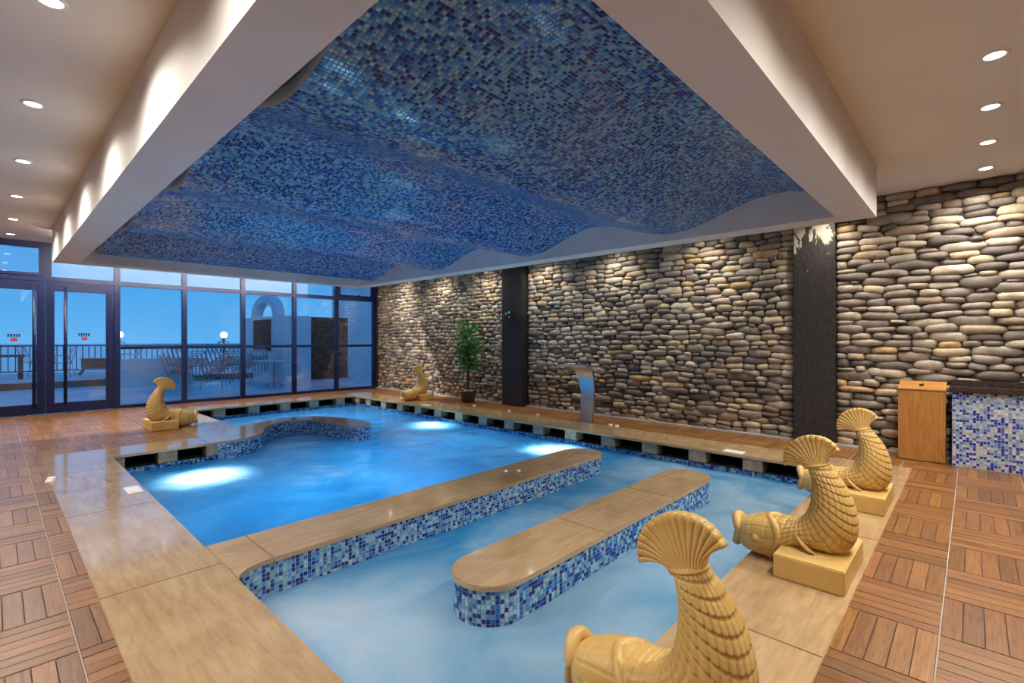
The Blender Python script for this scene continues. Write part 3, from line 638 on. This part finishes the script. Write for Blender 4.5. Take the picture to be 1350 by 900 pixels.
    B().box(-.172, .172, -.30, .30, 0, .13, .006).done('plinth', M_gold, root)
FL = 'golden carved fish fountain statue '
f1 = empty('fish_statue', (3.36, .66, 0), PI / 2, label=FL + 'standing in the middle of three on one coping', category='statue', group='golden fish statues'); fish_parts(f1)
for loc, rz, lb in (((1.56, .66, 0), PI / 2, 'of the three on one coping, farthest from the stone wall'), ((4.97, .66, 0), PI / 2, 'of the three on one coping, closest to the wooden cabinet'), ((1.775, 9.07, 0), 0, 'by the glass wall at the root of the mosaic hook'), ((6.70, 9.2, 0), PI, 'in front of the stone wall beside the potted tree')):
    c = copy_tree(f1); c.location = loc; c.rotation_euler = (0, 0, rz); c['label'] = FL + lb

# ------------------------------------------------------------------ steel water blade
wb = empty('water_blade', (6.72, 4.64, 0), label='curved stainless steel water blade on the coping by the stone wall', category='fountain')
pr = catmull([(0, 0), (.035, .2), (.045, .45), (.02, .66), (-.05, .82), (-.16, .905), (-.28, .935), (-.42, .93)], 6)
V, Q = [], []; k = len(pr)
for i, (x, z) in enumerate(pr):
    f = i / (k - 1); hw = .115 + .175 * f ** 2.2; a = pr[min(i + 1, k - 1)]; b_ = pr[max(i - 1, 0)]; tx, tz = a[0] - b_[0], a[1] - b_[1]; q = math.hypot(tx, tz); nx_, nz_ = tz / q, -tx / q; th = .035 * (1 - .6 * f)
    for s in (-1, 1):
        V += [(x - nx_ * th, s * hw, z - nz_ * th), (x + nx_ * th, s * hw, z + nz_ * th)]
for i in range(k - 1):
    a = 4 * i
    for p, q in ((0, 2), (2, 3), (3, 1), (1, 0)): Q.append((a + p, a + q, a + 4 + q, a + 4 + p))
Q += [(0, 1, 3, 2), (4 * k - 4, 4 * k - 2, 4 * k - 1, 4 * k - 3)]
o = link('blade', arr_mesh('blade', V, Q), M_steel, wb); o.modifiers.new('b', 'BEVEL').width = .004
B().box(-.10, .09, -.16, .16, 0, .014, .004).done('base_plate', M_steel, wb)
for x, y in ((-.075, -.135), (.065, -.135), (-.075, .135), (.065, .135)): B().lathe([(0, .026), (.012, .026), (.012, .012)], (x, y, 0), 6).done('bolt', M_steel, wb)

# ------------------------------------------------------------------ potted ficus
pt = empty('potted_ficus', (7.10, 8.0, 0), label='small leafy ficus tree in a dark pot against the stone wall', category='plant')
B().lathe([(0, 0), (.135, 0), (.145, .02), (.16, .23), (.168, .25), (.150, .25), (.145, .21), (0, .21)], seg=28).done('pot', M_pot, pt, True)
pb = B()
for q in range(26):
    a, r = random.uniform(0, 6.3), .13 * math.sqrt(random.random()); pb.ball((r * math.cos(a), r * math.sin(a), .225 + random.uniform(0, .02)), random.uniform(.018, .034), 8, 6, (1, 1, .7))
pb.done('pebbles', mat('pale_pebble', (.5, .48, .44), .7), pt, True, kind='stuff')
tb = B(); br = []
for q in range(3):
    a = q * 2.1; pth = [(.025 * math.cos(a + z * 3), .025 * math.sin(a + z * 3), .2 + z) for z in np.linspace(0, 1.1, 10)]; tb.tube(pth, [.017 - .0006 * i for i in range(10)], 7)
tb.done('trunk', M_bark, pt, True); tw = B(); V, Q, T = [], [], []
for q in range(80):
    z = random.uniform(.75, 1.72); a = random.uniform(0, 6.3); R = .46 * (math.sin(PI * min(1, max(0, (z - .58) / 1.35))) ** .55) * random.uniform(.5, 1.05)
    p0 = Vector((0, 0, z - .15)); p1 = Vector((R * math.cos(a) * .5, R * math.sin(a) * 1.05, z + .06)); 
    tw.tube([p0, p0.lerp(p1, .5) + Vector((0, 0, .04)), p1], [.006, .005, .003], 5)
    for w in range(17):
        c = p0.lerp(p1, random.uniform(.35, 1.08)) + Vector([random.gauss(0, .045) for _ in range(3)])
        u = Vector((random.gauss(0, 1), random.gauss(0, 1), random.gauss(-.5, .6))).normalized(); v = u.cross(Vector((random.gauss(0, 1), random.gauss(0, 1), random.gauss(0, 1)))).normalized(); nn = u.cross(v); ln = random.uniform(.05, .085); b0 = len(V)
        V += [c, c + u * ln * .45 + v * ln * .24 + nn * .006, c + u * ln, c + u * ln * .45 - v * ln * .24 + nn * .006, c + u * ln * .45 - nn * .006]
        Q += [(b0, b0 + 4, b0 + 2, b0 + 1), (b0, b0 + 3, b0 + 2, b0 + 4)]; g = random.random(); cl = (.03 + .10 * g * g, .13 + .20 * g, .02 + .03 * g); T += [cl, cl]
tw.done('branches', M_bark, pt, kind='stuff'); link('leaves', arr_mesh('leaves', V, Q, T), M_leaf, pt, kind='stuff')

# ------------------------------------------------------------------ cabinet, counter, emergency lamp
cb = empty('wooden_cabinet', (7.24, .415, 0), label='tall oak veneer cabinet with a button on its sloping lid beside the mosaic counter', category='cabinet')
B().box(-.135, .155, -.20, .20, .0, .79, .002).done('body', M_oak, cb, uv=(2, 0, 0))
B().box(-.155, -.137, -.203, .203, .008, .782, .002).done('door', M_oak, cb, uv=(2, 3, 1))
ld = B(); pv = [ld.b.verts.new((x, y, z)) for y in (-.207, .207) for x, z in ((-.16, .79), (.16, .79), (.16, .875), (-.16, .803))]
for f in ((0, 1, 2, 3), (7, 6, 5, 4), (0, 4, 5, 1), (1, 5, 6, 2), (2, 6, 7, 3), (3, 7, 4, 0)): ld.b.faces.new([pv[i] for i in f])
ld.done('sloping_lid', M_oak, cb, uv=(1, 7, 2))
bt = B().lathe([(0, .022), (.018, .022), (.022, .016), (.022, -.01)], (-.03, .005, .834), 16).done('button_base', M_black, cb, True)
B().lathe([(0, .032), (.011, .030), (.011, .022)], (-.03, .013, .834), 12).done('green_button', M_ledg, bt)
B().lathe([(0, .030), (.006, .029), (.006, .022)], (-.032, -.008, .834), 10).done('red_button', M_ledr, bt)
ct = empty('bar_counter', (7.2, -1.0, 0), label='bar counter with blue and white mosaic front and dark granite top', category='counter')
B().box(-.165, .20, -1.6, 1.155, 0, .80).done('front', M_mosgrout, ct)
B().box(-.215, .215, -1.6, 1.185, .80, .848, .006).done('worktop', M_granite, ct); B().box(.16, .214, -1.6, 1.185, .849, .905, .004).done('upstand', M_granite, ct)
for pth in ([(-.166, -1.6), (-.166, 1.155)], [(-.166, 1.156), (.19, 1.156)]): wall_tiles(pth, .796, 30, ct, 1, pal=np.array([(.008, .03, .40), (.05, .16, .52), (.22, .38, .60), (.46, .52, .62), (.60, .62, .64)]), probs=(.24, .08, .22, .22, .24))
em = empty('emergency_lamp', (7.30, 6.93, 1.86), label='small black emergency lamp with green and red lights on the post', category='lamp')
B().box(-.07, 0, -.11, .09, -.08, .10, .02).done('housing', M_black, em); B().lathe([(0, .004), (.016, .004), (.016, 0)], seg=12).done('green_light', M_ledg, em).matrix_local = Matrix.Translation((-.07, -.045, .055)) @ Matrix.Rotation(-PI / 2, 4, 'Y')
B().lathe([(0, .004), (.016, .004), (.016, 0)], seg=12).done('red_light', M_ledr, em).matrix_local = Matrix.Translation((-.07, -.045, -.045)) @ Matrix.Rotation(-PI / 2, 4, 'Y')
B().lathe([(0, .05), (.03, .045), (.045, .02), (.045, 0)], seg=16).done('lamp_head', M_black, em, True).matrix_local = Matrix.Translation((-.06, .03, .0)) @ Matrix.Rotation(-PI / 2, 4, 'Y')

# small fittings on coping and deck
def plate(x0, x1, y0, y1, label, name='skimmer_lid', h=.008):
    p = empty(name, ((x0 + x1) / 2, (y0 + y1) / 2, 0), label=label, category='lid'); a, b = (x1 - x0) / 2, (y1 - y0) / 2
    B().box(-a, a, -b, b, 0, h, .002).done('plate', M_white, p); B().box(-a * .72, a * .72, -b * .72, b * .72, h, h + .003, .001).done('panel', M_white, p)
plate(.815, .925, 5.36, 5.62, 'square white lid on the coping along the mosaic hook side of the pool'); plate(6.06, 6.20, 1.98, 2.21, 'white lid on the far coping in front of the flaking post')
plate(6.08, 6.2, 8.1, 8.35, 'white lid on the far coping in front of the potted tree')
NZ = [(.375, 6.40), (.395, 6.52), (6.72, 4.18), (6.70, 4.05), (6.73, 5.7), (6.72, 6.4), (6.74, 7.4)]
for i, (x, y) in enumerate(NZ):
    B().lathe([(0, .018), (.028, .018), (.034, .012), (.036, 0)], (x, y, 0), 16).done('deck_nozzle', M_white, None, True, label='small round white nozzle on the coping edge away from the stone wall' if i < 2 else 'small round white nozzle in the deck along the stone wall', category='nozzle', group='nozzles by the doors side' if i < 2 else 'nozzles along the stone wall')
for x in (3.62, 3.72): B().lathe([(0, .012), (.02, .012), (.024, 0)], (x, 3.50 - (x - 3.62) * .9, 0), 14).done('air_button', M_white, None, True, label='tiny white push button on top of the joined divider', category='button', group='push buttons on the divider')

# ------------------------------------------------------------------ terrace
B().box(-14, 22, YW + .06, 19.0, -.3, -.02).done('terrace_floor', M_terr, label='pale tiled terrace floor outside the glass', category='terrace', kind='structure')
B().box(-14, 22, 19.0, 24.0, -.3, .165).done('terrace_step', M_brown, label='raised brown edged platform along the terrace railing', category='terrace', kind='structure')
B().box(-14, 22, 18.95, 24.0, .166, .19).done('terrace_platform', M_terr, label='pale paved top of the raised terrace platform', category='terrace', kind='structure')
B().box(-900, 1400, 60, 2600, -14, -13).done('sea', M_sea, label='calm pale blue sea beyond the railing', category='sea', kind='structure')
B().box(-60, 60, 24.0, 60, -12.9, -10).done('shore', M_terr, label='pale shore below the terrace', category='ground', kind='structure')
rl = empty('terrace_railing', (0, 23.6, .19), label='dark metal terrace railing with upright bars facing the sea', category='railing')
B().box(-3, 9.6, -.03, .03, .93, .98).done('top_rail', M_frame, rl); B().box(-3, 9.6, -.02, .02, .06, .10).done('bottom_rail', M_frame, rl)
bm_ = None
for i in range(73):
    x = -2.9 + i * .172
    if bm_ is None: bm_ = B().box(-.014, .014, -.014, .014, .10, .93).done('baluster', M_frame, rl); bm_.location = (x, 0, 0)
    else: o = link('baluster', bm_.data, None, rl); o.location = (x, 0, 0)
for x in (-3, 1.2, 5.4, 9.6): B().box(x - .035, x + .035, -.035, .035, 0, 1.0).done('post', M_frame, rl)
def globe(x, y, lb):
    g = empty('globe_lamp', (x, y, .19), label=lb, category='lamp')
    B().tube([(0, 0, 0), (0, 0, 1.0), (0, 0, 1.22)], [.04, .035, .03], 10).lathe([(.07, 1.2), (.08, 1.23), (.05, 1.25)], seg=16).done('post', M_frame, g)
    B().tube([(-.18, 0, 1.04), (-.08, 0, 1.1), (.08, 0, 1.1), (.18, 0, 1.04)], .018, 6).done('bracket', M_frame, g); B().ball((0, 0, 1.36), .13, 20, 14).done('globe', M_globe, g, True)
globe(3.27, 23.3, 'glowing white globe lamp on the terrace half hidden by the door frame'); globe(6.41, 22.0, 'glowing white globe lamp on the terrace beside the stacked chairs')
def chair(root, wick=False):
    m = M_alu; tb = lambda nm, pts, r=.014: B().tube(pts, r, 6).done(nm, m, root)
    for s in (-1, 1):
        tb('leg', [(.25, s * .26, 0), (.22, s * .26, .44), (.20, s * .27, .66), (-.2, s * .27, .66)]); tb('leg', [(-.30, s * .25, 0), (-.20, s * .25, .44), (-.36, s * .24, .92)])
    B().box(-.23, .23, -.25, .25, .42, .45, .008).done('seat', M_wick if wick else m, root)
    for k in range(6): z = .52 + k * .07; tb('back_slat', [(-.215 - (z - .45) * .33, -.24, z), (-.215 - (z - .45) * .33, .24, z)], .013)
    tb('back_rail', [(-.36, -.24, .92), (-.37, 0, .94), (-.36, .24, .92)])
ch = empty('terrace_chair', (0, 0, 0), label='x', category='chair'); chair(ch); first = True
def put_chair(loc, rz, lb, grp):
    global first
    c = ch if first else copy_tree(ch); first = False; c.location = loc; c.rotation_euler = (0, 0, rz); c['label'] = lb; c['group'] = grp
for sx, sy, rz, k, lb in ((3.55, 16.4, -.25, 7, 'in the stack next to the low white wall'), (4.25, 15.6, -.3, 8, 'in the stack between the other two stacks'), (5.45, 17.0, -.3, 7, 'in the stack beside the white terrace building')):
    for q in range(k): put_chair((sx + .085 * q * math.cos(rz), sy + .085 * q * math.sin(rz), -.02 + .065 * q), rz, ORD[k - 1 - q] + ' metal chair from the top ' + lb, 'chairs stacked on the terrace')
for loc, rz, lb in (((.95, 22.2, .19), .4, 'metal terrace chair between the long table and the low table'), ((1.5, 21.2, .19), PI * .9, 'metal terrace chair close to the low wicker table'), ((3.25, 21.6, .19), PI, 'metal terrace chair on the globe lamp side of the low table')): put_chair(loc, rz, lb, 'chairs along the railing')
tt = empty('terrace_table', (.25, 20.7, .19), label='long dark table on the terrace platform behind the wide door', category='table')
B().box(-1.4, .42, -.35, .35, .66, .72, .008).done('tabletop', M_wick, tt)
for x in (-1.3, .33): 
    for y in (-.27, .27): B().box(x - .05, x + .05, y - .05, y + .05, 0, .66).done('leg', M_wick, tt)
lt = empty('low_table', (2.45, 21.4, .19), label='low dark wicker table with splayed legs behind the narrow door', category='table')
B().box(-.42, .42, -.3, .3, .22, .52, .02).done('body', M_wick, lt); B().box(-.47, .47, -.34, .34, .521, .55, .01).done('tabletop', M_frame, lt)
for s in (-1, 1):
    for y in (-.2, .2): B().tube([(s * .36, y, .24), (s * .42, y, .1), (s * .5, y, .0)], .022, 6).done('leg', M_wick, lt)
rt = empty('round_table', (5.75, 15.1, -.02), label='round pedestal table on the terrace in front of the chair stacks', category='table')
B().lathe([(0, .72), (.58, .72), (.60, .735), (.60, .755), (0, .758)], seg=32).done('tabletop', M_terrw, rt); B().lathe([(.04, .03), (.035, .72)], seg=12).done('pedestal', M_alu, rt, True)
for q in range(4): a = q * PI / 2 + .4; B().tube([(0, 0, .12), (.2 * math.cos(a), .2 * math.sin(a), .08), (.36 * math.cos(a), .36 * math.sin(a), .015)], .018, 6).done('foot', M_alu, rt)
lw = catmull([(2.35, 18.6), (2.45, 17.9), (2.75, 17.6), (3.3, 17.5), (4.2, 17.5)], 8); inn = [(x + .12, y + .25) for x, y in lw]
B().prism(lw + inn[::-1], -.02, .80, .02).done('low_wall', M_terrw, None, label='low curved white rendered wall on the terrace', category='low wall', kind='structure')
bd = empty('terrace_building', (6.45, 16.2, 0), label='white rendered terrace building with arch and dark openings', category='building')
B().box(0, .9, 0, 3.9, -.02, 2.15).done('wall', M_terrw, bd)
wn = B().box(-.02, .05, .95, 2.6, .98, 2.05).done('window', M_dark, bd)
B().box(-.03, .0, .9, .95, .93, 2.1).box(-.03, 0, 2.6, 2.65, .93, 2.1).done('window_frame', M_terrw, wn)
B().box(.9, 2.5, .5, .6, -.02, 2.15).done('doorway_shade', M_dark, bd); B().box(2.2, 7, .8, 1.1, -.02, 4.2).done('rear_wall', M_terrw, bd)  # the doorway is a flat sheet coloured dark for the shade inside
ar = B(); pts = [(1.9 + 1.15 * math.cos(t), 2.15 + .75 * math.sin(t)) for t in np.linspace(0, PI, 20)] + [(1.9 + .85 * math.cos(t), 2.15 + .5 * math.sin(t)) for t in np.linspace(PI, 0, 20)]
ao = ar.prism(pts, 0, .3).done('arch', M_terrw, bd); ao.matrix_local = Matrix(((0, 0, 1, .05), (1, 0, 0, 0), (0, 1, 0, 0), (0, 0, 0, 1)))
